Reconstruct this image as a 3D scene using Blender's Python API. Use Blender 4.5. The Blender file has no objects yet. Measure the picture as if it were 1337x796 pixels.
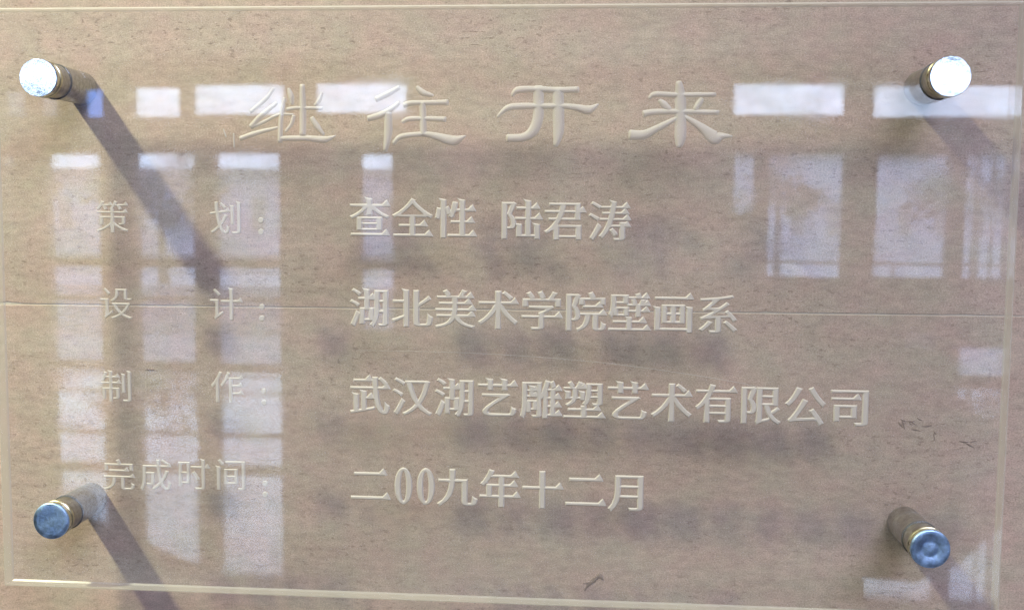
import bpy, bmesh, math, random
from mathutils import Matrix, Vector

# ------------------------------------------------------------ camera, world, lights
S = bpy.context.scene
Z0 = 1.545                                   # height of the plaque's centre above the floor
R = math.radians

cam_d = bpy.data.cameras.new('camera')
cam = bpy.data.objects.new('camera', cam_d)
S.collection.objects.link(cam)
cr = Vector((0.99680, 0.07949, 0.00824))
cf = Vector((-0.07851, 0.99330, -0.08480))
cu = Vector((-0.01493, 0.08388, 0.99636))
m = Matrix.Identity(4)
for i in range(3):
    m[i][0], m[i][1], m[i][2] = cr[i], cu[i], -cf[i]
m.translation = (0.06573, -0.64144, Z0 + 0.05388)
cam.matrix_world = m
cam_d.sensor_width = 36.0
cam_d.lens = 37.70
cam_d.clip_start = 0.01
cam_d.clip_end = 500
cam_d.dof.use_dof = True
cam_d.dof.focus_distance = 0.615
cam_d.dof.aperture_fstop = 11
S.camera = cam

W = bpy.data.worlds.new('World')
S.world = W
W.use_nodes = True
bg = W.node_tree.nodes['Background']
bg.inputs[0].default_value = (0.62, 0.75, 1.0, 1)
bg.inputs[1].default_value = 11.0

def lamp(name, kind, loc, aim, power, col, **kw):
    d = bpy.data.lights.new(name, kind)
    d.energy = power
    d.color = col
    for k, v in kw.items():
        setattr(d, k, v)
    o = bpy.data.objects.new(name, d)
    S.collection.objects.link(o)
    o.location = loc
    o.rotation_euler = (Vector(aim) - Vector(loc)).to_track_quat('-Z', 'Y').to_euler()
    return o

# a warm ceiling spot up to the left of the plaque, an added wide cool fill for the ambient light on the right
lamp('ceiling_spot', 'SPOT', (-1.96, -1.13, Z0 + 2.60), (-0.36, 0, Z0 - 0.14), 800, (0.99, 0.96, 0.62),
     shadow_soft_size=0.095, spot_size=R(30), spot_blend=1.0)
lamp('ambient_fill', 'AREA', (1.2, -2.6, 4.10), (0.6, -2.0, 0.0), 210, (0.72, 0.73, 0.94),
     shape='RECTANGLE', size=3.2, size_y=2.4)

S.view_settings.view_transform = 'Standard'
S.view_settings.look = 'None'
S.view_settings.exposure = 0.14
S.view_settings.gamma = 1
S.cycles.use_denoising = True
S.cycles.max_bounces = 12
S.cycles.transparent_max_bounces = 32
S.cycles.caustics_reflective = False
S.cycles.caustics_refractive = False

# ------------------------------------------------------------ materials
def mat(name):
    mt = bpy.data.materials.new(name)
    mt.use_nodes = True
    nt = mt.node_tree
    for n in list(nt.nodes):
        nt.nodes.remove(n)
    out = nt.nodes.new('ShaderNodeOutputMaterial')
    def N(t, **kw):
        n = nt.nodes.new(t)
        for k, v in kw.items():
            if k.startswith('i_'):
                key = k[2:]
                key = int(key) if key.isdigit() else key.replace('_', ' ')
                n.inputs[key].default_value = v
            else:
                setattr(n, k, v)
        return n
    def L(a, b):
        nt.links.new(a, b)
    return mt, nt, out, N, L

def plain(name, col, rough=0.6, metal=0.0, bump=0.0, bscale=300, coat=0.0, ior=1.5, vary=0.08, vscale=12):
    mt, nt, out, N, L = mat(name)
    p = N('ShaderNodeBsdfPrincipled', i_Roughness=rough, i_Metallic=metal, i_IOR=ior)
    p.inputs['Coat Weight'].default_value = coat
    tc = N('ShaderNodeTexCoord')
    nz = N('ShaderNodeTexNoise', i_Scale=vscale, i_Detail=6.0)
    L(tc.outputs['Object'], nz.inputs['Vector'])
    mr = N('ShaderNodeMapRange', i_3=1 - vary, i_4=1 + vary)
    L(nz.outputs['Fac'], mr.inputs[0])
    mx = N('ShaderNodeMix', data_type='RGBA', blend_type='MULTIPLY')
    mx.inputs[0].default_value = 1
    mx.inputs[6].default_value = (*col, 1)
    L(mr.outputs[0], mx.inputs[7])
    L(mx.outputs[2], p.inputs['Base Color'])
    if bump:
        n2 = N('ShaderNodeTexNoise', i_Scale=bscale, i_Detail=4.0)
        L(tc.outputs['Object'], n2.inputs['Vector'])
        b = N('ShaderNodeBump', i_Strength=bump, i_Distance=0.001)
        L(n2.outputs['Fac'], b.inputs['Height'])
        L(b.outputs[0], p.inputs['Normal'])
    L(p.outputs[0], out.inputs[0])
    return mt

def stone_material():
    mt, nt, out, N, L = mat('cream_limestone')
    tc = N('ShaderNodeTexCoord')
    def tex(scale, sx, sz, detail=3.0, rough=0.5, off=(0, 0, 0)):
        mp = N('ShaderNodeMapping')
        mp.inputs['Location'].default_value = off
        mp.inputs['Scale'].default_value = (sx, 1, sz)
        L(tc.outputs['Object'], mp.inputs[0])
        nz = N('ShaderNodeTexNoise', i_Scale=scale, i_Detail=detail, i_Roughness=rough)
        L(mp.outputs[0], nz.inputs['Vector'])
        return nz.outputs['Fac']
    def rng(s, a, b, c, d):
        r = N('ShaderNodeMapRange', i_1=a, i_2=b, i_3=c, i_4=d)
        L(s, r.inputs[0])
        return r.outputs[0]
    def mul(a, b):
        q = N('ShaderNodeMath', operation='MULTIPLY')
        L(a, q.inputs[0]); L(b, q.inputs[1])
        return q.outputs[0]
    def mixc(f, a, b, mode='MIX'):
        q = N('ShaderNodeMix', data_type='RGBA', blend_type=mode)
        for s, k in ((f, 0), (a, 6), (b, 7)):
            if isinstance(s, (tuple, float, int)):
                q.inputs[k].default_value = s
            else:
                L(s, q.inputs[k])
        return q.outputs[2]
    bands = rng(tex(5, 0.6, 6, 5), 0.32, 0.68, 0, 1)
    col = mixc(bands, (0.480, 0.378, 0.308, 1), (0.550, 0.455, 0.375, 1))
    blot = rng(tex(22, 1, 1.6, 5, off=(3, 0, 7)), 0.35, 0.65, 0.0, 0.45)
    col = mixc(blot, col, (0.515, 0.395, 0.345, 1))
    grain = rng(tex(1000, 1, 1.4, 2.0, 0.7), 0.3, 0.7, 0.74, 1.24)
    col = mixc(1.0, col, grain, 'MULTIPLY')
    grain2 = rng(tex(170, 0.6, 1.5, 3, 0.6, (1, 0, 2)), 0.3, 0.7, 0.86, 1.12)
    col = mixc(1.0, col, grain2, 'MULTIPLY')
    tintn = rng(tex(38, 1, 1.3, 3, off=(4, 0, 2)), 0.35, 0.65, 0, 1)
    col = mixc(1.0, col, mixc(tintn, (1.04, 0.975, 0.985, 1), (0.965, 1.02, 0.975, 1)), 'MULTIPLY')
    # fine dark pits lying along the bedding, in patches
    patch = rng(tex(13, 0.7, 2.2, 4, off=(9, 0, 4)), 0.40, 0.64, 0.15, 1)
    pits = mul(rng(tex(430, 0.5, 1.15, 2.2, 0.6, (5, 0, 1)), 0.585, 0.66, 0, 1), patch)
    fine = mul(rng(tex(800, 0.7, 1.2, 2, 0.6, (2, 0, 6)), 0.60, 0.68, 0, 0.6), patch)
    big = mul(rng(tex(95, 0.35, 1.6, 3.5, 0.7, (8, 0, 3)), 0.67, 0.73, 0, 0.8), patch)
    mxx = N('ShaderNodeMath', operation='MAXIMUM'); L(pits, mxx.inputs[0]); L(fine, mxx.inputs[1])
    mx2 = N('ShaderNodeMath', operation='MAXIMUM'); L(mxx.outputs[0], mx2.inputs[0]); L(big, mx2.inputs[1])
    pm = N('ShaderNodeMath', operation='MULTIPLY', i_1=0.56); L(mx2.outputs[0], pm.inputs[0])
    col = mixc(pm.outputs[0], col, (0.17, 0.115, 0.09, 1))
    p = N('ShaderNodeBsdfPrincipled', i_Roughness=0.72)
    L(col, p.inputs['Base Color'])
    inv = N('ShaderNodeMath', operation='SUBTRACT', i_0=1.0); L(mx2.outputs[0], inv.inputs[1])
    ad = N('ShaderNodeMath', operation='ADD'); L(inv.outputs[0], ad.inputs[0]); L(grain, ad.inputs[1])
    b = N('ShaderNodeBump', i_Strength=0.22, i_Distance=0.0006)
    L(ad.outputs[0], b.inputs['Height'])
    L(b.outputs[0], p.inputs['Normal'])
    L(p.outputs[0], out.inputs[0])
    return mt

def glass_face_material(name='clear_acrylic', tint=(0.997, 0.999, 0.996), ior=1.5, smudge_haze=True):
    """one face of a clear pane: Fresnel share reflected, the rest passes straight on"""
    mt, nt, out, N, L = mat(name)
    g = N('ShaderNodeNewGeometry')
    io = N('ShaderNodeMapRange', i_1=0.0, i_2=1.0, i_3=ior, i_4=1.0 / ior)
    L(g.outputs['Backfacing'], io.inputs[0])
    fr = N('ShaderNodeFresnel')
    L(io.outputs[0], fr.inputs['IOR'])
    tr = N('ShaderNodeBsdfTransparent', i_Color=(*tint, 1))
    gl = N('ShaderNodeBsdfAnisotropic', i_Roughness=0.0)
    gl.inputs['Color'].default_value = (1, 1, 1, 1)
    if smudge_haze:                                # the sheet is slightly wavy, its surface faintly wiped
        tc = N('ShaderNodeTexCoord')
        n1 = N('ShaderNodeTexNoise', i_Scale=14.0, i_Detail=1.0)
        L(tc.outputs['Object'], n1.inputs['Vector'])
        b = N('ShaderNodeBump', i_Strength=1.0, i_Distance=0.00004)
        L(n1.outputs['Fac'], b.inputs['Height'])
        L(b.outputs[0], gl.inputs['Normal'])
        mp = N('ShaderNodeMapping'); mp.inputs['Scale'].default_value = (1, 1, 3)
        L(tc.outputs['Object'], mp.inputs[0])
        n2 = N('ShaderNodeTexNoise', i_Scale=30.0, i_Detail=5.0)
        L(mp.outputs[0], n2.inputs['Vector'])
        rr = N('ShaderNodeMapRange', i_1=0.4, i_2=0.75, i_3=0.0, i_4=0.06)
        L(n2.outputs['Fac'], rr.inputs[0])
        L(rr.outputs[0], gl.inputs['Roughness'])
    mx = N('ShaderNodeMixShader')
    L(fr.outputs[0], mx.inputs[0]); L(tr.outputs[0], mx.inputs[1]); L(gl.outputs[0], mx.inputs[2])
    if smudge_haze:                                # milky haze of the mirrored room put in as a thin dusty film
        n3 = N('ShaderNodeTexNoise', i_Scale=5.0, i_Detail=6.0, i_Roughness=0.6)
        mp3 = N('ShaderNodeMapping'); mp3.inputs['Scale'].default_value = (1, 1, 2.2); mp3.inputs['Rotation'].default_value = (0, 0.35, 0)
        L(tc.outputs['Object'], mp3.inputs[0]); L(mp3.outputs[0], n3.inputs['Vector'])
        dr = N('ShaderNodeMapRange', i_1=0.35, i_2=0.68, i_3=0.012, i_4=0.055)
        L(n3.outputs['Fac'], dr.inputs[0])
        df = N('ShaderNodeBsdfDiffuse', i_Color=(0.78, 0.77, 0.76, 1))
        m2 = N('ShaderNodeMixShader')
        L(dr.outputs[0], m2.inputs[0]); L(mx.outputs[0], m2.inputs[1]); L(df.outputs[0], m2.inputs[2])
        mx = m2
    L(mx.outputs[0], out.inputs[0])
    return mt

def frosted_material(name, col, trans, clear, rough=0.35):
    """etched or sawn acrylic: scatters light both ways and lets some of it straight through"""
    mt, nt, out, N, L = mat(name)
    p = N('ShaderNodeBsdfPrincipled', i_Roughness=rough, i_IOR=1.45)
    p.inputs['Base Color'].default_value = (*col, 1)
    t = N('ShaderNodeBsdfTranslucent', i_Color=(*col, 1))
    a = N('ShaderNodeMixShader', i_0=trans)
    L(p.outputs[0], a.inputs[1]); L(t.outputs[0], a.inputs[2])
    c = N('ShaderNodeBsdfTransparent', i_Color=(1, 1, 1, 1))
    b = N('ShaderNodeMixShader', i_0=clear)
    L(a.outputs[0], b.inputs[1]); L(c.outputs[0], b.inputs[2])
    L(b.outputs[0], out.inputs[0])
    return mt

def tinted_pane(name, tint):
    mt, nt, out, N, L = mat(name)
    tr = N('ShaderNodeBsdfTransparent', i_Color=(*tint, 1))
    tc = N('ShaderNodeTexCoord')
    nz = N('ShaderNodeTexNoise', i_Scale=2.2, i_Detail=4.0)
    L(tc.outputs['Object'], nz.inputs['Vector'])
    mr = N('ShaderNodeMapRange', i_1=0.3, i_2=0.7, i_3=0.78, i_4=1.0)
    L(nz.outputs['Fac'], mr.inputs[0])
    mc = N('ShaderNodeMix', data_type='RGBA', blend_type='MULTIPLY')
    mc.inputs[0].default_value = 1
    mc.inputs[6].default_value = (*tint, 1)
    L(mr.outputs[0], mc.inputs[7])
    L(mc.outputs[2], tr.inputs[0])
    gl = N('ShaderNodeBsdfAnisotropic', i_Roughness=0.02)
    mx = N('ShaderNodeMixShader', i_0=0.05)
    L(tr.outputs[0], mx.inputs[1]); L(gl.outputs[0], mx.inputs[2])
    L(mx.outputs[0], out.inputs[0])
    return mt

def metal_face(name, col, rough, bump, bscale=420):
    mt, nt, out, N, L = mat(name)
    tc = N('ShaderNodeTexCoord')
    p = N('ShaderNodeBsdfPrincipled', i_Metallic=1.0)
    n1 = N('ShaderNodeTexNoise', i_Scale=bscale, i_Detail=4.0, i_Roughness=0.65)
    n2 = N('ShaderNodeTexNoise', i_Scale=150.0, i_Detail=2.0)
    L(tc.outputs['Object'], n1.inputs['Vector']); L(tc.outputs['Object'], n2.inputs['Vector'])
    ad = N('ShaderNodeMath', operation='ADD'); L(n1.outputs['Fac'], ad.inputs[0]); L(n2.outputs['Fac'], ad.inputs[1])
    b = N('ShaderNodeBump', i_Strength=bump, i_Distance=0.0012); L(ad.outputs[0], b.inputs['Height'])
    L(b.outputs[0], p.inputs['Normal'])
    mr = N('ShaderNodeMapRange', i_1=0.3, i_2=0.7, i_3=rough * 0.7, i_4=rough * 1.4)
    L(n2.outputs['Fac'], mr.inputs[0]); L(mr.outputs[0], p.inputs['Roughness'])
    mc = N('ShaderNodeMix', data_type='RGBA')
    mc.inputs[6].default_value = (*[c * 0.72 for c in col], 1); mc.inputs[7].default_value = (*col, 1)
    r2 = N('ShaderNodeMapRange', i_1=0.38, i_2=0.6); L(n1.outputs['Fac'], r2.inputs[0])
    L(r2.outputs[0], mc.inputs[0]); L(mc.outputs[2], p.inputs['Base Color'])
    L(p.outputs[0], out.inputs[0])
    return mt

M = dict(
    stone=stone_material(),
    grout=plain('pale_joint_filler', (0.60, 0.55, 0.46), 0.8, bump=0.4, bscale=500),
    acrylic=glass_face_material(),
    rim=frosted_material('sawn_acrylic_edge', (0.80, 0.80, 0.74), 0.35, 0.55, 0.20),
    frost=frosted_material('frosted_engraving', (0.76, 0.735, 0.68), 0.20, 0.20, 0.45),
    frost2=frosted_material('frosted_title_engraving', (0.84, 0.82, 0.77), 0.28, 0.36, 0.45),
    chrome=metal_face('sky_tinted_chrome', (0.42, 0.62, 0.92), 0.48, 0.22),  # blue of the mirrored sky put into the metal colour of the lower caps
    polished=metal_face('polished_chrome', (0.88, 0.94, 1.0), 0.10, 0.02),
    brass=metal_face('worn_nickel_over_brass', (0.66, 0.63, 0.44), 0.32, 0.12),
    barrel=metal_face('brushed_grey_steel', (0.46, 0.44, 0.40), 0.42, 0.10),
    rubber=plain('dark_washer', (0.10, 0.10, 0.10), 0.5),
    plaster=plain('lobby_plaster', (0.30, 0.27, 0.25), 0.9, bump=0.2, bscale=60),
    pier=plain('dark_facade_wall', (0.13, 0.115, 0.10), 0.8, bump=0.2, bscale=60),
    ceiling=plain('lobby_ceiling', (0.55, 0.53, 0.52), 0.9),
    floor=plain('polished_floor', (0.13, 0.125, 0.13), 0.045, coat=0.5, ior=1.75, vary=0.15, vscale=3),
    blocker=plain('dark_reflection_blocker', (0.035, 0.033, 0.032), 0.95, bump=0.5),
    frame=plain('grey_window_frame', (0.30, 0.29, 0.29), 0.5),
    paving=plain('outdoor_paving', (0.38, 0.38, 0.44), 0.9, vary=0.2, vscale=0.6),  # blue cast of the outdoor light put into the paving colour
    concrete=plain('pale_concrete', (0.46, 0.46, 0.53), 0.85, vary=0.15, vscale=1.0),  # the same blue outdoor light worked into the concrete colour
    stain=plain('dark_stone_flaw', (0.31, 0.24, 0.20), 0.9, bump=0.4, vary=0.35, vscale=300),
    leaf=plain('tree_leaf', (0.11, 0.12, 0.10), 0.6),
    clear=tinted_pane('clear_window_pane', (0.97, 0.985, 1.0)),
    faint=tinted_pane('faint_window_pane', (0.22, 0.20, 0.20)),  # tint for a still fainter ghost reflection
    dim=tinted_pane('dimmed_window_pane', (0.48, 0.46, 0.46)),  # dim glass for added windows standing in for faint reflections
    blue=tinted_pane('blue_window_pane', (0.50, 0.68, 0.98)),
)

# ------------------------------------------------------------ helpers
def link(o, parent=None):
    S.collection.objects.link(o)
    if parent:
        o.parent = parent
    return o

def tag(o, label=None, cat=None, group=None, kind=None):
    for k, v in (('label', label), ('category', cat), ('group', group), ('kind', kind)):
        if v:
            o[k] = v
    return o

def empty(name, loc, label, cat, group=None):
    o = bpy.data.objects.new(name, None)
    o.empty_display_size = 0.02
    link(o)
    o.location = loc
    return tag(o, label, cat, group)

def mesh_obj(name, verts, faces, mt, parent=None, smooth=False, loc=None):
    me = bpy.data.meshes.new(name)
    me.from_pydata([tuple(v) for v in verts], [], faces)
    me.materials.append(mt)
    if smooth:
        for p in me.polygons:
            p.use_smooth = True
    me.update()
    o = bpy.data.objects.new(name, me)
    link(o, parent)
    if loc:
        o.location = loc
    return o

def boxes(name, bs, mt, parent=None, loc=None, bevel=0):
    """one mesh of axis aligned boxes (x0,y0,z0,x1,y1,z1)"""
    bm = bmesh.new()
    for (x0, y0, z0, x1, y1, z1) in bs:
        r = bmesh.ops.create_cube(bm, size=1)
        for v in r['verts']:
            v.co = ((x0 + x1) / 2 + v.co.x * (x1 - x0), (y0 + y1) / 2 + v.co.y * (y1 - y0), (z0 + z1) / 2 + v.co.z * (z1 - z0))
    if bevel:
        bmesh.ops.bevel(bm, geom=bm.edges[:], offset=bevel, segments=2, affect='EDGES', profile=0.6)
    me = bpy.data.meshes.new(name)
    bm.to_mesh(me); bm.free()
    me.materials.append(mt)
    o = bpy.data.objects.new(name, me)
    link(o, parent)
    if loc:
        o.location = loc
    return o

def lathe(name, prof, mt, parent, seg=64, smooth=True, sharp=35, wob=0.0, seed=0):
    """profile (radius, y) turned about the Y axis; y runs from the wall towards the viewer as negative"""
    rnd = random.Random(seed)
    vs, fs = [], []
    for r, y in prof:
        for k in range(seg):
            a = 2 * math.pi * k / seg
            q = r * (1 + wob * math.sin(3 * a + seed) + wob * rnd.uniform(-0.5, 0.5))
            vs.append((q * math.cos(a), y, q * math.sin(a)))
    for i in range(len(prof) - 1):
        for k in range(seg):
            a, b = i * seg + k, i * seg + (k + 1) % seg
            fs.append((a, b, b + seg, a + seg))
    fs.append(tuple(range(seg))[::-1])
    fs.append(tuple((len(prof) - 1) * seg + k for k in range(seg)))
    o = mesh_obj(name, vs, fs, mt, parent, smooth)
    bm = bmesh.new(); bm.from_mesh(o.data)
    bmesh.ops.remove_doubles(bm, verts=bm.verts, dist=1e-6)
    bmesh.ops.recalc_face_normals(bm, faces=bm.faces)
    for e in bm.edges:
        if len(e.link_faces) == 2 and e.calc_face_angle(0) > R(sharp):
            e.smooth = False
    bm.to_mesh(o.data); bm.free()
    return o

# ------------------------------------------------------------ the stone wall
wall = empty('stone_wall', (0, 0, Z0), 'pale beige limestone wall of large slabs with a fine chipped horizontal joint behind the plaque', 'wall')
rnd = random.Random(4)
def jz(x):                                    # the joint runs almost level, a hair lower on the left
    return -0.0040 + 0.0033 * x
def slab(z_far, up):
    """a slab 1.6 m wide whose joint edge is slightly chipped"""
    xs = [-0.8 + 1.6 * i / 800 for i in range(801)]
    vs, fs = [], []
    n = len(xs)
    for i, x in enumerate(xs):
        chip = 0.0
        s = math.sin(x * 97) + math.sin(x * 41 + 2) + 0.8 * math.sin(x * 229 + 1)
        if s > 0.3:
            chip = 0.00045 * (s - 0.3) * rnd.uniform(0.5, 1.0)
        loc = 1.0 if x < -0.265 or 0.163 < x < 0.236 or -0.217 < x < -0.19 else 0.25
        chip *= loc * 1.5
        e = jz(x) + (0.00012 + 0.00016 * loc + (chip if up else 0.25 * chip)) * (1 if up else -1)
        vs += [(x, 0.0, z_far), (x, 0.0, e + (0.0004 if up else -0.0004)), (x, 0.0006, e), (x, 0.02, e)]
    for i in range(n - 1):
        a = i * 4; b = a + 4
        for k in range(3):
            q = (a + k, b + k, b + k + 1, a + k + 1)
            fs.append(q if not up else q[::-1])
    return mesh_obj('stone_slab', vs, fs, M['stone'], wall)
a = slab(0.62, True)
b = slab(-0.62, False)
boxes('joint_filler', [(-0.8, 0.00025, -0.0085, 0.8, 0.018, 0.0015)], M['grout'], wall)
for x0 in (-7.0, 0.803):
    for z0, z1 in ((-1.545, -0.622), (-0.62, -0.0045), (-0.0015, 0.62), (0.622, 2.70)):
        boxes('stone_slab', [(x0, 0.0, z0, x0 + 6.197, 0.02, z1)], M['stone'], wall)
for z0, z1 in ((-1.545, -0.622), (0.622, 2.70)):
    boxes('stone_slab', [(-0.8, 0.0, z0, 0.8, 0.02, z1)], M['stone'], wall)
boxes('wall_core', [(-7.1, 0.0202, -1.6, 7.1, 0.3, 2.75)], M['grout'], wall)

def bump_stroke(vs, fs, pts, H, y0, sub=5, seg=8, jag=0.0, rd=None):
    """a raised ridge with rounded section along (x, z, width), standing out of plane y0 towards -y"""
    P = [Vector((p[0], p[1])) for p in pts]
    Wd = [p[2] for p in pts]
    path = []
    n = len(P)
    for i in range(n - 1):
        p0, p1, p2, p3 = P[max(i - 1, 0)], P[i], P[i + 1], P[min(i + 2, n - 1)]
        for k in range(sub):
            t = k / sub
            q = 0.5 * ((2 * p1) + (p2 - p0) * t + (2 * p0 - 5 * p1 + 4 * p2 - p3) * t * t + (3 * p1 - p0 - 3 * p2 + p3) * t ** 3)
            path.append((q, Wd[i] * (1 - t) + Wd[i + 1] * t))
    path.append((P[-1], Wd[-1]))
    d0 = (path[0][0] - path[1][0]).normalized(); d1 = (path[-1][0] - path[-2][0]).normalized()
    w0, w1 = path[0][1], path[-1][1]
    full = [(path[0][0] + d0 * w0 * 0.16, w0 * 0.55, 0.0), (path[0][0] + d0 * w0 * 0.05, w0 * 0.9, 0.62)]
    full += [(q, w, 1.0) for q, w in path]
    full += [(path[-1][0] + d1 * w1 * 0.05, w1 * 0.9, 0.62), (path[-1][0] + d1 * w1 * 0.16, w1 * 0.55, 0.0)]
    base = len(vs)
    m_ = len(full)
    for i, (q, w, hh) in enumerate(full):
        t = (full[min(i + 1, m_ - 1)][0] - full[max(i - 1, 0)][0]).normalized()
        nn = Vector((-t.y, t.x))
        for k in range(seg + 1):
            s = -1 + 2 * k / seg
            h = (1 - s * s) ** 0.6 * min(H, w * 0.42) * hh
            j = (rd.uniform(-jag, jag) if rd else 0)
            c = q + nn * (s * w / 2 * (1 + j))
            vs.append((c.x, y0 - h, c.y))
    for i in range(m_ - 1):
        for k in range(seg):
            A = base + i * (seg + 1) + k
            fs.append((A, A + 1, A + seg + 2, A + seg + 1))

# flaws in the stone: a curled fossil mark below the plaque, a scar at the right, short scratches
rd = random.Random(8)
flaws = [
    [[(0.0610, -0.1755, 0.0008), (0.0632, -0.1718, 0.0018), (0.0658, -0.1700, 0.0026), (0.0682, -0.1672, 0.0022), (0.0705, -0.1645, 0.0012)],
     [(0.0690, -0.1668, 0.0022), (0.0708, -0.1662, 0.0028), (0.0722, -0.1685, 0.0010)], [(0.0600, -0.1712, 0.0006), (0.0640, -0.1702, 0.0009)]],
    [[(-0.2130, 0.0 - 0.0445, 0.0010), (-0.208, -0.0447, 0.0012)]],
]
scar = []
for k in range(16):                           # a patch of short dark veins at the right
    cx_ = rd.uniform(0.243, 0.288); cz_ = -0.0655 - (cx_ - 0.243) * 0.28 + rd.gauss(0, 0.0028)
    ln_ = rd.uniform(0.0006, 0.0030); an = rd.gauss(-0.5, 0.5)
    dx_, dz_ = ln_ * math.cos(an), ln_ * math.sin(an)
    scar.append([(cx_ - dx_, cz_ - dz_, 0.0004), (cx_, cz_ + rd.uniform(-0.0004, 0.0004), rd.uniform(0.0006, 0.0015)), (cx_ + dx_, cz_ + dz_, 0.0004)])
flaws.append(scar)
for st in flaws:
    vs, fs = [], []
    for s_ in st:
        bump_stroke(vs, fs, s_, 0.00025, -0.00002, 6, 6, 0.45, rd)
    mesh_obj('stone_flaw', vs, fs, M['stain'], wall, True)

# ------------------------------------------------------------ the acrylic plaque
PF, PB = -0.0426, -0.0326                     # front and back plane of the sheet
plaque = empty('acrylic_plaque', (0, 0, Z0), 'clear acrylic plaque with engraved Chinese lettering held off the stone wall on four steel pegs', 'plaque')
X0, X1, ZB, ZT = -0.2850, 0.2912, -0.1702, 0.1684
c = 0.0009
ring = []
for y, o in ((PF, c), (PF + c, 0), (PB - c, 0), (PB, c)):
    ring.append([(X0 + o, y, ZB + o), (X1 - o, y, ZB + o), (X1 - o, y, ZT - o), (X0 + o, y, ZT - o)])
vs = [v for r in ring for v in r]
fs = [(0, 1, 2, 3), (15, 14, 13, 12)]
for i in range(3):
    for k in range(4):
        a, b = i * 4 + k, i * 4 + (k + 1) % 4
        fs.append((a, a + 4, b + 4, b))
sheet = mesh_obj('acrylic_sheet', vs, fs, M['acrylic'], plaque)
sheet.data.materials.append(M['rim'])
for i, p in enumerate(sheet.data.polygons):
    if i > 1:
        p.material_index = 1
bm = bmesh.new(); bm.from_mesh(sheet.data); bmesh.ops.recalc_face_normals(bm, faces=bm.faces); bm.to_mesh(sheet.data); bm.free()

# ---- title, brush-cut clerical strokes (millimetres: x, z, stroke width)
TITLE = [
 ('继', [[(-120.1,124.0,1.6),(-122.9,120.1,2.0),(-127.3,115.9,2.2),(-133.9,110.7,2.0)],[(-118.3,115.9,1.8),(-123.3,112.0,2.4),(-129.0,107.2,3.0),(-133.7,102.1,2.9)],[(-133.4,101.8,1.8),(-125.3,105.4,1.9),(-117.5,109.0,1.6),(-108.8,109.3,1.1)],[(-140.3,95.4,2.4),(-132.8,98.0,2.8),(-125.3,100.1,2.2),(-117.9,101.8,1.3)],[(-113.7,118.6,1.6),(-115.0,113.2,2.3),(-116.1,106.0,2.6),(-116.8,93.4,2.6)],[(-116.7,95.7,2.4),(-109.2,95.7,3.0),(-100.6,95.8,3.1),(-90.7,95.1,3.7),(-84.3,97.2,0.8)],[(-111.5,124.0,1.4),(-110.0,119.5,3.2),(-109.4,115.0,1.8)],[(-103.5,126.0,2.6),(-103.2,112.0,3.5),(-103.4,97.5,3.5)],[(-92.1,121.6,1.3),(-93.6,117.4,2.4),(-96.1,114.4,1.6)],[(-112.5,112.1,2.0),(-106.6,112.9,2.0),(-91.8,112.7,1.8)],[(-108.5,108.7,2.0),(-110.1,103.6,2.2),(-113.7,99.4,1.3)],[(-98.2,107.5,2.4),(-95.3,103.0,3.2),(-91.0,97.7,1.4)]]),
 ('往', [[(-47.5,124.5,2.2),(-53.9,120.9,3.0),(-60.9,117.7,2.9)],[(-47.5,115.9,2.0),(-52.7,112.0,2.8),(-58.8,108.8,3.4),(-65.5,107.0,3.0)],[(-54.0,110.6,4.0),(-53.9,99.5,4.4),(-55.5,88.7,2.2)],[(-37.5,124.8,1.8),(-33.9,121.5,3.4),(-28.1,119.9,1.4)],[(-44.9,114.4,2.6),(-40.5,115.7,2.8),(-30.2,115.9,2.6),(-19.7,116.1,3.0)],[(-45.7,105.0,1.8),(-41.7,106.8,2.6),(-31.4,107.0,2.5),(-21.0,106.6,2.8)],[(-34.1,116.2,3.2),(-33.9,107.3,3.5),(-33.7,97.8,3.4)],[(-50.9,92.9,2.0),(-46.6,96.8,2.8),(-35.1,98.3,2.6),(-27.8,97.5,3.4),(-19.3,95.2,5.0),(-15.1,94.9,5.0),(-9.5,97.4,0.7)]]),
 ('开', [[(16.6,119.6,1.4),(19.9,122.9,3.5),(29.9,123.4,3.2),(42.4,122.9,3.0),(53.8,123.2,3.2)],[(8.3,107.9,1.2),(14.2,113.0,3.1),(22.3,114.0,3.4),(34.2,114.0,3.0),(46.1,114.0,2.8),(53.2,113.2,3.4),(59.8,112.0,4.6),(65.1,115.2,0.7)],[(31.4,124.7,5.1),(31.6,109.1,5.4),(28.7,100.3,5.3),(23.0,96.6,4.2),(14.1,96.2,4.0)],[(42.5,123.8,5.3),(42.9,109.2,5.8),(43.0,99.7,5.5),(41.5,91.8,2.2)]]),
 ('来', [[(93.2,118.1,1.4),(96.5,120.5,3.0),(108.7,120.2,2.6),(129.7,120.4,2.3)],[(98.9,117.3,1.8),(101.5,115.0,3.7),(104.9,112.1,2.4)],[(122.4,118.2,2.4),(120.5,115.0,3.4),(118.5,112.1,2.2)],[(90.3,109.7,3.5),(96.0,110.8,3.1),(110.6,111.0,2.8),(131.6,110.6,2.3)],[(109.4,127.4,2.8),(110.5,118.0,5.5),(110.9,97.6,5.8),(110.0,91.4,2.4)],[(110.4,108.5,1.6),(104.3,105.1,2.8),(97.4,101.5,3.6),(90.4,98.2,4.7),(83.0,98.2,5.1)],[(112.4,108.8,1.6),(121.9,102.7,4.0),(129.6,96.9,7.0),(133.7,97.6,3.6),(139.5,97.6,0.6)]]),
]
line = mesh_obj('engraved_line', [], [], M['frost2'], plaque)
line.name = 'engraved_title'
line['label'] = 'large title engraving 继往开来 in broad clerical strokes'
YB = PB - 0.00006
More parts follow.
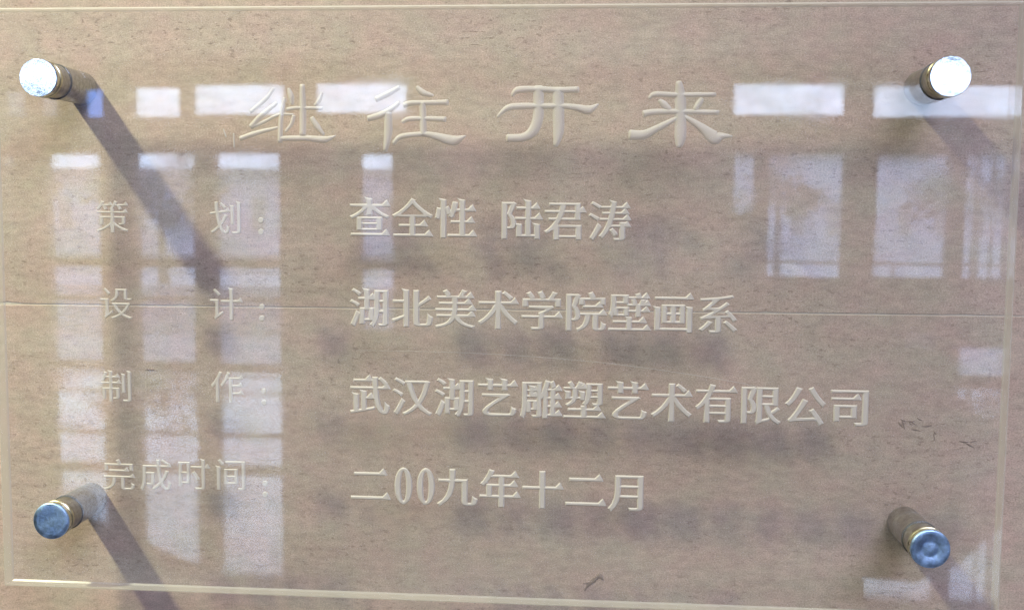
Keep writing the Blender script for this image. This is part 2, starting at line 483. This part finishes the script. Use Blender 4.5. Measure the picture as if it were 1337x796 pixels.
for ch, strokes in TITLE:
    vs, fs = [], []
    for i, s_ in enumerate(strokes):
        bump_stroke(vs, fs, [(x / 1000, z / 1000, w / 880) for x, z, w in s_], 0.0014, YB, 6, 10)
    o = mesh_obj('engraved_character', vs, fs, M['frost2'], line, True)
    o['label'] = 'engraved character ' + ch

# ---- small lettering: outlines of the built-in typeface reshaped towards a bold Song face
def contours(ch):
    cu = bpy.data.curves.new('t', 'FONT')
    cu.body = ch
    cu.resolution_u = 4
    o = bpy.data.objects.new('t', cu)
    S.collection.objects.link(o)
    me = o.to_mesh()
    edges = {}
    for p in me.polygons:
        v = list(p.vertices)
        for i in range(len(v)):
            edges[(v[i], v[(i + 1) % len(v)])] = 1
    nz = sum(p.normal.z for p in me.polygons)
    nxt = {a: b for (a, b) in edges if (b, a) not in edges}
    co = [(v.co.x, v.co.y) for v in me.vertices]
    out, seen = [], set()
    for s in nxt:
        if s in seen:
            continue
        loop, k = [], s
        while k not in seen and k in nxt:
            seen.add(k); loop.append(co[k]); k = nxt[k]
        if len(loop) > 2:
            out.append(loop if nz > 0 else loop[::-1])
    o.to_mesh_clear()
    bpy.data.objects.remove(o)
    bpy.data.curves.remove(cu)
    return out

def clean(L):
    out = []
    for p in L:
        if not out or math.dist(p, out[-1]) > 0.004:
            out.append(p)
    if math.dist(out[0], out[-1]) < 0.004:
        out.pop()
    return out

def embolden(L, kx, ky):
    n = len(L)
    lines = []
    for i in range(n):
        a, b = Vector(L[i]), Vector(L[(i + 1) % n])
        d = (b - a).normalized()
        nn = Vector((d.y, -d.x))
        k = kx * nn.x * nn.x + ky * nn.y * nn.y
        lines.append((a + nn * k, d, nn, k))
    out = []
    for i in range(n):
        p0, d0, n0, k0 = lines[i - 1]
        p1, d1, n1, k1 = lines[i]
        cr_ = d0.x * d1.y - d0.y * d1.x
        v = Vector(L[i])
        q = v + (n0 * k0 + n1 * k1) * 0.5
        if abs(cr_) > 0.25:
            t = ((p1.x - p0.x) * d1.y - (p1.y - p0.y) * d1.x) / cr_
            q2 = p0 + d0 * t
            if (q2 - v).length < 2.2 * max(abs(kx), abs(ky)):
                q = q2
        out.append((q.x, q.y))
    return out

def serifs(L, sz):
    n = len(L)
    out = []
    rep = {}
    for i in range(n):
        a, b = L[i], L[(i + 1) % n]
        p, q = L[i - 1], L[(i + 2) % n]
        dx, dy = b[0] - a[0], b[1] - a[1]
        l = math.hypot(dx, dy)
        if not (0.02 < l < 0.15):
            continue
        pdx, pdy = a[0] - p[0], a[1] - p[1]
        qdx, qdy = q[0] - b[0], q[1] - b[1]
        # right end of a level stroke: run right, short rise, run left
        if dy > 0 and abs(dx) < 0.3 * dy and pdx > 0.07 and abs(pdy) < 0.15 * pdx and qdx < -0.07 and abs(qdy) < -0.15 * qdx and l < 0.095:
            s = sz
            rep[(i + 1) % n] = [(b[0] + 0.30 * s, a[1] + 0.2 * dy), (b[0] - 0.42 * s, b[1] + 0.78 * s), (b[0] - 0.72 * s, b[1] + 0.55 * s), (b[0] - 1.25 * s, b[1])]
        # head of an upright stroke: run up, short step left, run down
        if dx < 0 and abs(dy) < 0.3 * -dx and pdy > 0.07 and abs(pdx) < 0.2 * pdy and qdy < -0.07 and abs(qdx) < -0.2 * qdy:
            s = sz * 0.34
            rep[(i + 1) % n] = [(b[0], b[1] + 0.5 * s), (b[0] - s, b[1] + 0.9 * s), (b[0] - 0.6 * s, b[1] - 0.1 * s), (b[0], b[1] - 1.2 * s)]
    for i in range(n):
        out += rep.get(i, [L[i]])
    return out

def ell(cx, cy, rx, ry, n=28, cw=False):
    L = [(cx + rx * math.cos(2 * math.pi * k / n), cy + ry * math.sin(2 * math.pi * k / n)) for k in range(n)]
    return L[::-1] if cw else L

def bump_glyph(name, loops, scale, ox, oz, height, bev, parent, mt):
    """a glyph with rounded shoulders standing out of the sheet's back face into the sheet"""
    vs, fs = [], []
    rings = ((0.0, 0.0), (0.42, 0.62), (1.0, 1.0))
    inner = []
    for L in loops:
        n = len(L)
        base = len(vs)
        for k, (ins, hh) in enumerate(rings):
            P = embolden(L, -bev * ins, -bev * ins) if ins else L
            vs += [(ox + x * scale, YB - height * hh * scale, oz + y * scale) for x, y in P]
        for k in range(len(rings) - 1):
            for q in range(n):
                a_, b_ = base + k * n + q, base + k * n + (q + 1) % n
                fs.append((a_, b_, b_ + n, a_ + n))
        inner.append((base + (len(rings) - 1) * n, n))
    cu = bpy.data.curves.new(name, 'CURVE')          # the flat top, filled by a 2D curve (copes with holes)
    cu.dimensions = '2D'
    cu.fill_mode = 'FRONT'
    for s, n in inner:
        sp = cu.splines.new('POLY')
        sp.points.add(n - 1)
        for p, k in zip(sp.points, range(s, s + n)):
            p.co = (vs[k][0] * 100, vs[k][2] * 100, 0, 1)
        sp.use_cyclic_u = True
    t = bpy.data.objects.new(name, cu)
    S.collection.objects.link(t)
    me0 = t.to_mesh()
    base = len(vs)
    vs += [(v.co.x / 100, YB - height * scale, v.co.y / 100) for v in me0.vertices]
    fs += [tuple(base + k for k in p.vertices) for p in me0.polygons]
    t.to_mesh_clear()
    bpy.data.objects.remove(t); bpy.data.curves.remove(cu)
    return mesh_obj(name, vs, fs, mt, parent)

DIGIT0 = [ell(0.25, 0.38, 0.225, 0.46), ell(0.25, 0.38, 0.065, 0.36, cw=True)]
COLON = [ell(0.1, 0.10, 0.085, 0.085, 16), ell(0.1, 0.43, 0.085, 0.085, 16)]
cache = {}
def engrave(ch, x, zc, em, bold, parent):
    """x is the left side and zc the centre height of the character's cell, em its size in metres"""
    if ch == '0':
        loops, dy = DIGIT0, 0.38
    elif ch == ':':
        loops, dy = COLON, 0.30
    else:
        key = (ch, bold)
        if key not in cache:
            kx, ky = (0.036, 0.003) if bold else (0.017, -0.004)
            cache[key] = [serifs(embolden(clean(L), kx, ky), 0.135 if bold else 0.10) for L in contours(ch)]
        loops, dy = cache[key], 0.38
    o = bump_glyph('engraved_character', loops, em, x, zc - dy * em, 0.030, 0.026 if bold else 0.017, parent, M['frost'])
    o['label'] = 'engraved character ' + ch
    return o

def text_line(name, label, items, em, bold):
    ln = mesh_obj(name, [], [], M['frost'], plaque)
    ln['label'] = label
    for ch, x, zc in items:
        engrave(ch, x, zc, em, bold, ln)

def run(text, x, z, pitch, em, slope=0.0):
    out, k = [], 0.0
    for ch in text:
        if ch == ' ':
            k += 0.5; continue
        if ch == '0':
            out.append((ch, x + k * pitch + 0.001, z + slope * k)); k += 0.53; continue
        out.append((ch, x + k * pitch, z + slope * k)); k += 1
    return out

EMB, PB_ = 0.0240, 0.02487
text_line('engraved_line', 'engraved names 查全性 陆君涛', run('查全性 陆君涛', -0.0768, 0.0507, PB_, EMB, -0.00012), EMB, True)
text_line('engraved_line', 'engraved name 湖北美术学院壁画系', run('湖北美术学院壁画系', -0.0770, -0.0008, PB_, EMB, -0.00012), EMB, True)
text_line('engraved_line', 'engraved name 武汉湖艺雕塑艺术有限公司', run('武汉湖艺雕塑艺术有限公司', -0.0770, -0.0520, PB_, EMB, -0.00006), EMB, True)
text_line('engraved_line', 'engraved date 二00九年十二月', run('二00九年十二月', -0.0770, -0.1050, 0.02487, EMB, -0.0000), EMB, True)
EMS = 0.0203
text_line('engraved_heading', 'engraved heading 策划', [('策', -0.2275, 0.0500), ('划', -0.1592, 0.0500), (':', -0.1305, 0.0462)], EMS, False)
text_line('engraved_heading', 'engraved heading 设计', [('设', -0.2262, -0.0006), ('计', -0.1602, -0.0002), (':', -0.1305, -0.0040)], EMS, False)
text_line('engraved_heading', 'engraved heading 制作', [('制', -0.2272, -0.0500), ('作', -0.1602, -0.0490), (':', -0.1298, -0.0535)], EMS, False)
text_line('engraved_heading', 'engraved heading 完成时间', [('完', -0.2270, -0.1032), ('成', -0.2045, -0.1025), ('时', -0.1815, -0.1018), ('间', -0.1585, -0.1012), (':', -0.1298, -0.1085)], EMS, False)

# long hair-line scratch in the sheet below the second line
vs, fs = [], []
bump_stroke(vs, fs, [(-0.07, -0.0245, 0.00012), (0.0, -0.0250, 0.0002), (0.07, -0.0290, 0.0002), (0.135, -0.0370, 0.00022), (0.165, -0.0430, 0.0001)], 0.0002, PF + 0.0001, 6, 4)
mesh_obj('scratch', vs, fs, M['frost2'], plaque, True)
vs, fs = [], []
bump_stroke(vs, fs, [(-0.1440, 0.0985, 0.0009), (-0.1438, 0.0935, 0.0010), (-0.1436, 0.0905, 0.0009)], 0.0003, YB, 5, 4)
bump_stroke(vs, fs, [(-0.1500, 0.1010, 0.0006), (-0.1485, 0.0965, 0.0010)], 0.0003, YB, 5, 4)
mesh_obj('scratch', vs, fs, M['frost2'], plaque, True)

# ------------------------------------------------------------ the four steel pegs
PEGS = [(-0.2500, 0.1280, 'silver peg with a speckled glaring cap, near the upper left corner of the plaque', 1, False),
        (0.2500, 0.1278, 'silver peg with a blown-out white cap, beside the window reflection at upper right', 2, False),
        (-0.2500, -0.1271, 'silver peg with a smooth cap tinted with its blue reflection and a long shadow running off the bottom', 3, False),
        (0.2500, -0.1271, 'silver peg with a dented cap tinted with its blue reflection and brassy rim, near the lower right corner', 4, True)]
for px, pz, lab, sd, dent in PEGS:
    pg = empty('standoff_peg', (px, 0, Z0 + pz), lab, 'wall peg', 'steel pegs holding the plaque')
    lathe('barrel', [(0.0098, -0.0001), (0.0098, -0.0310), (0.0092, -0.0316)], M['barrel'], pg, wob=0.002, seed=sd)
    lathe('washer', [(0.0100, -0.03165), (0.0104, -0.0319), (0.0104, -0.0322), (0.0100, -0.03245)], M['rubber'], pg)
    lathe('sleeve', [(0.0096, -0.0318), (0.0096, -0.0430)], M['barrel'], pg)
    lathe('washer', [(0.0098, -0.04275), (0.0100, -0.0429), (0.0100, -0.0434), (0.0098, -0.0436)], M['rubber'], pg)
    lathe('collar', [(0.0101, -0.0437), (0.0107, -0.0441), (0.0107, -0.0458), (0.0100, -0.0463), (0.0100, -0.0469), (0.0107, -0.0474),
                     (0.0107, -0.0494), (0.0104, -0.0499)], M['brass'], pg, wob=0.002, seed=sd)
    if dent:
        prof = [(0.0106, -0.0498), (0.0108, -0.0504), (0.0106, -0.0513), (0.0100, -0.0517), (0.0082, -0.0516), (0.0062, -0.0514),
                (0.0050, -0.0508), (0.0042, -0.0506), (0.0032, -0.0510), (0.0018, -0.0513), (0.0008, -0.0513)]
    else:
        prof = [(0.0106, -0.0498), (0.0108, -0.0504), (0.0107, -0.0512), (0.0102, -0.0516), (0.0080, -0.05170), (0.0050, -0.05173), (0.0020, -0.05174)]
    if pz > 0:
        prof = [(0.0106, -0.0498), (0.0108, -0.0504), (0.0108, -0.0512), (0.0104, -0.0517), (0.0085, -0.05171), (0.0050, -0.05172), (0.0020, -0.051725)]
    cap = lathe('cap', [(r, y + 0.0498) for r, y in prof], M['chrome'] if pz < 0 else M['polished'], pg, wob=0.003, seed=sd, sharp=50 if pz < 0 else 18)
    cap.location = (0, -0.0498, 0)
    if pz > 0:                                # the two upper screw caps sit a touch askew
        cap.rotation_euler = (R(0.62), 0, R(4.05 if px < 0 else 0.0))

# ------------------------------------------------------------ the lobby in front of the wall, which the sheet mirrors
FY = -10.0
def struct(o):
    return tag(o, kind='structure')
struct(boxes('floor', [(-7.1, FY - 0.25, -0.3, 7.1, 0.3, 0.0)], M['floor']))
struct(boxes('ceiling', [(-7.1, FY - 0.25, 4.25, 7.1, 0.3, 4.5)], M['ceiling']))
for nm, x0, x1, lab in (('side_wall', -7.3, -7.1, 'plain grey lobby wall to the left of the stone wall'), ('side_wall', 7.1, 7.3, 'plain grey lobby wall to the right of the stone wall')):
    tag(boxes(nm, [(x0, FY - 0.25, -0.3, x1, 0.3, 4.5)], M['plaster']), lab, 'wall')

OPEN = [  # x0, x1, z0, z1, pane, label
    (-6.04, -5.74, 2.52, 2.81, 'dim', 'dusty small transom window added as a ghost reflection at the far left edge of the plaque'),  # this and the next: ghost reflections built as added windows
    (-5.67, -5.40, 2.52, 2.81, 'dim', 'dusty small transom window added as a ghost reflection just under the upper left peg'),
    (-5.33, -5.22, 2.52, 2.83, 'clear', 'narrow sliver of transom window mirrored beside the upper left peg'),
    (-5.18, -4.92, 2.52, 2.83, 'blue', 'small blue transom window mirrored over the upper left peg barrel'),
    (-4.65, -4.13, 2.53, 2.85, 'clear', 'short bright transom window mirrored left of the title'),
    (-4.04, -3.06, 2.55, 2.88, 'clear', 'long bright transom window mirrored behind the first title character'),
    (-2.77, -1.82, 2.57, 2.89, 'clear', 'long bright transom window mirrored behind the second title character'),
    (1.35, 2.43, 2.55, 2.88, 'clear', 'long bright transom window mirrored right of the title'),
    (2.67, 4.13, 2.53, 2.86, 'clear', 'long bright transom window mirrored behind the upper right peg'),
    (-6.10, -5.88, 1.40, 2.17, 'dim', 'narrow dim window added as a ghost reflection at the left border'),  # another ghost reflection built as an added window
    (-5.57, -4.98, 0.03, 2.18, 'clear', 'tall window mirrored left of the headings'),
    (-4.64, -4.00, 0.03, 2.19, 'clear', 'tall window with a rail mirrored between the first and second heading columns'),
    (-3.80, -3.11, 0.03, 2.20, 'clear', 'tall window with a rail mirrored behind the heading colons'),
    (-2.31, -1.96, 0.40, 2.19, 'clear', 'narrow tall window mirrored at the start of the engraved names'),
    (1.37, 1.59, 1.61, 2.21, 'clear', 'small narrow window mirrored right of the engraved names'),
    (1.70, 2.43, 0.99, 2.21, 'clear', 'window mirrored over empty stone, first from the engraved names'),
    (2.72, 3.43, 1.00, 2.21, 'clear', 'window mirrored below the upper right peg'),
    (3.56, 4.13, 1.00, 2.21, 'clear', 'window mirrored at the right edge of the plaque'),
    (3.56, 4.06, 0.05, 0.37, 'clear', 'low vent window mirrored at the right edge of the plaque'),
    (3.05, 3.38, 0.30, 0.50, 'dim', 'tiny low window added for a patch mirrored below the chipped joint on the right'),  # extra opening, added only for its mirrored patch
]
xs = sorted({-7.1, 7.1} | {v for o in OPEN for v in o[:2]})
zs = sorted({-0.3, 4.5} | {v for o in OPEN for v in o[2:4]})
def is_open(i, k):
    if i < 0 or k < 0 or i >= len(xs) - 1 or k >= len(zs) - 1:
        return False
    cx, cz = (xs[i] + xs[i + 1]) / 2, (zs[k] + zs[k + 1]) / 2
    return any(o[0] < cx < o[1] and o[2] < cz < o[3] for o in OPEN)
vs, fs = [], []
def quad(*p):
    b_ = len(vs); vs.extend(p); fs.append((b_, b_ + 1, b_ + 2, b_ + 3))
YA, YC = FY, FY - 0.22
for i in range(len(xs) - 1):
    for k in range(len(zs) - 1):
        x0, x1, z0, z1 = xs[i], xs[i + 1], zs[k], zs[k + 1]
        if not is_open(i, k):
            quad((x0, YA, z0), (x1, YA, z0), (x1, YA, z1), (x0, YA, z1))
            quad((x0, YC, z0), (x0, YC, z1), (x1, YC, z1), (x1, YC, z0))
        else:
            if not is_open(i - 1, k): quad((x0, YA, z0), (x0, YA, z1), (x0, YC, z1), (x0, YC, z0))
            if not is_open(i + 1, k): quad((x1, YA, z0), (x1, YC, z0), (x1, YC, z1), (x1, YA, z1))
            if not is_open(i, k - 1): quad((x0, YA, z0), (x0, YC, z0), (x1, YC, z0), (x1, YA, z0))
            if not is_open(i, k + 1): quad((x0, YA, z1), (x1, YA, z1), (x1, YC, z1), (x0, YC, z1))
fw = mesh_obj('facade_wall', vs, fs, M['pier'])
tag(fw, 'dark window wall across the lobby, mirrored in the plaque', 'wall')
for (x0, x1, z0, z1, pane, lab) in OPEN:
    w = empty('window', ((x0 + x1) / 2, FY - 0.1, z0), lab, 'window', 'windows mirrored in the plaque')
    hw, h = (x1 - x0) / 2 - 0.002, z1 - z0 - 0.002
    f = 0.018
    bs = [(-hw, -0.03, 0.002, -hw + f, 0.03, h), (hw - f, -0.03, 0.002, hw, 0.03, h), (-hw + f, -0.03, 0.002, hw - f, 0.03, f), (-hw + f, -0.03, h - f, hw - f, 0.03, h)]
    if h > 1.7:
        zr = 1.02 - z0
        bs += [(-hw + f, -0.025, zr, hw - f, 0.025, zr + 0.10), (-hw + f, -0.025, zr - 0.34, hw - f, 0.025, zr - 0.30)]
    if 1.0 < h < 1.3 and x1 > 4:
        bs += [(q, -0.02, f, q + 0.02, 0.02, h - f) for q in (-0.02, 0.09, 0.13)]
    boxes('frame', bs, M['frame'], w)
    boxes('pane', [(-hw + f * 0.8, -0.004, f * 0.8, hw - f * 0.8, 0.004, h - f * 0.8)], M[pane], w)
def poly_blocker(pts, lab):  # mats added to cut off the windows mirrored in the polished floor
    n = len(pts)
    vs = [(x, y, 0.006) for x, y in pts] + [(x, y, 0.001) for x, y in pts]
    fs = [tuple(range(n))] + [(i, i + n, (i + 1) % n + n, (i + 1) % n) for i in range(n)]
    tag(mesh_obj('reflection_blocker', vs, fs, M['blocker']), lab, 'mat')
poly_blocker([(-6.6, -6.9), (-2.73, -4.86), (-1.34, -3.74), (0.0, -3.0), (0.3, -1.6), (-6.6, -1.6)], 'added dark mat cutting off floor reflections near the stone wall on the left')
poly_blocker([(0.845, -9.3), (0.845, -3.3), (1.12, -3.5), (1.27, -4.22), (1.5, -4.18), (1.74, -4.42), (2.19, -5.1), (3.05, -7.37), (3.3, -9.3)], 'added dark mat cutting off floor reflections before the facade on the right')
poly_blocker([(-2.05, -9.3), (-1.25, -3.95), (-1.0, -3.7), (0.84, -3.3), (0.84, -9.3)], 'added dark mat cutting off floor reflections in the middle between the other two')

# outdoors, seen only as brightness in the mirrored windows
struct(boxes('ground', [(-80, -120, -0.6, 80, FY - 0.22, -0.12)], M['paving']))
wr = boxes('parapet', [(-12, -14.3, -0.12, 12, -14.0, 0.55)], M['concrete'])
tag(wr, 'low pale parapet outside the lobby windows', 'parapet')
rl = boxes('railing', [(-12, -14.18, 0.95, 12, -14.12, 1.0), (-12, -14.18, 0.72, 12, -14.12, 0.75)] + [(x, -14.17, 0.55, x + 0.04, -14.13, 0.95) for x in range(-12, 13, 2)], M['frame'])
tag(rl, 'grey metal railing standing on the low parapet outdoors', 'railing')
for bx, by, w_, h_, lab in ((-24, -50, 24, 3.3, 'low pale building far outdoors to the left'), (18, -52, 13, 4.3, 'low pale building far outdoors to the right')):
    bd = empty('building', (bx, by, -0.12), lab, 'building')
    boxes('wall', [(-w_, -4, 0, w_, 4, h_)], M['concrete'], bd)
    boxes('roof', [(-w_ - 0.3, -4.3, h_ + 0.002, w_ + 0.3, 4.3, h_ + 0.3)], M['frame'], bd)
    for i in range(16):
        xw = -w_ + 0.5 + i * (2 * w_ - 1.0) / 16
        boxes('window', [(xw, 4.002, 0.9, xw + 0.55, 4.05, 2.3)], M['frame'], bd)

rt = random.Random(12)
for tx, ty, th, tr_, lab in ((4.1, -24.0, 3.0, 1.2, 'leafy tree outdoors seen in the middle right window'), (7.4, -21.0, 3.4, 1.7, 'leafy tree outdoors seen in the right windows'),
                             (-8.3, -19.5, 2.8, 1.3, 'leafy tree outdoors seen in the inner left window'), (-12.6, -21.0, 3.2, 1.6, 'leafy tree outdoors seen in the outer left window')):
    tt = empty('tree', (tx, ty, -0.12), lab, 'tree')
    lathe_ = [(0.0, 0.10), (th * 0.5, 0.07), (th * 0.9, 0.03)]
    vs, fs = [], []
    for i, (z, r) in enumerate(lathe_):
        for k in range(8):
            vs.append((r * math.cos(k * math.pi / 4), r * math.sin(k * math.pi / 4), z))
    for i in range(2):
        for k in range(8):
            a_, b_ = i * 8 + k, i * 8 + (k + 1) % 8
            fs.append((a_, b_, b_ + 8, a_ + 8))
    mesh_obj('trunk', vs, fs, M['pier'], tt)
    vs, fs = [], []
    for c_ in range(24):
        o_ = Vector((rt.gauss(0, 1), rt.gauss(0, 1), rt.gauss(0, 0.75))).normalized() * (tr_ * rt.uniform(0.3, 0.95))
        o_.z = o_.z * 0.7 + th * 0.72
        for q in range(40):
            p = o_ + Vector((rt.gauss(0, 0.16), rt.gauss(0, 0.16), rt.gauss(0, 0.13)))
            u_ = Vector((rt.gauss(0, 1), rt.gauss(0, 1), rt.gauss(0, 1))).normalized() * 0.07
            w_ = u_.cross(Vector((rt.gauss(0, 1), rt.gauss(0, 1), rt.gauss(0, 1)))).normalized() * 0.045
            n_ = len(vs)
            vs += [p - u_, p + w_, p + u_, p - w_]
            fs.append((n_, n_ + 1, n_ + 2, n_ + 3))
    mesh_obj('crown', vs, fs, M['leaf'], tt)
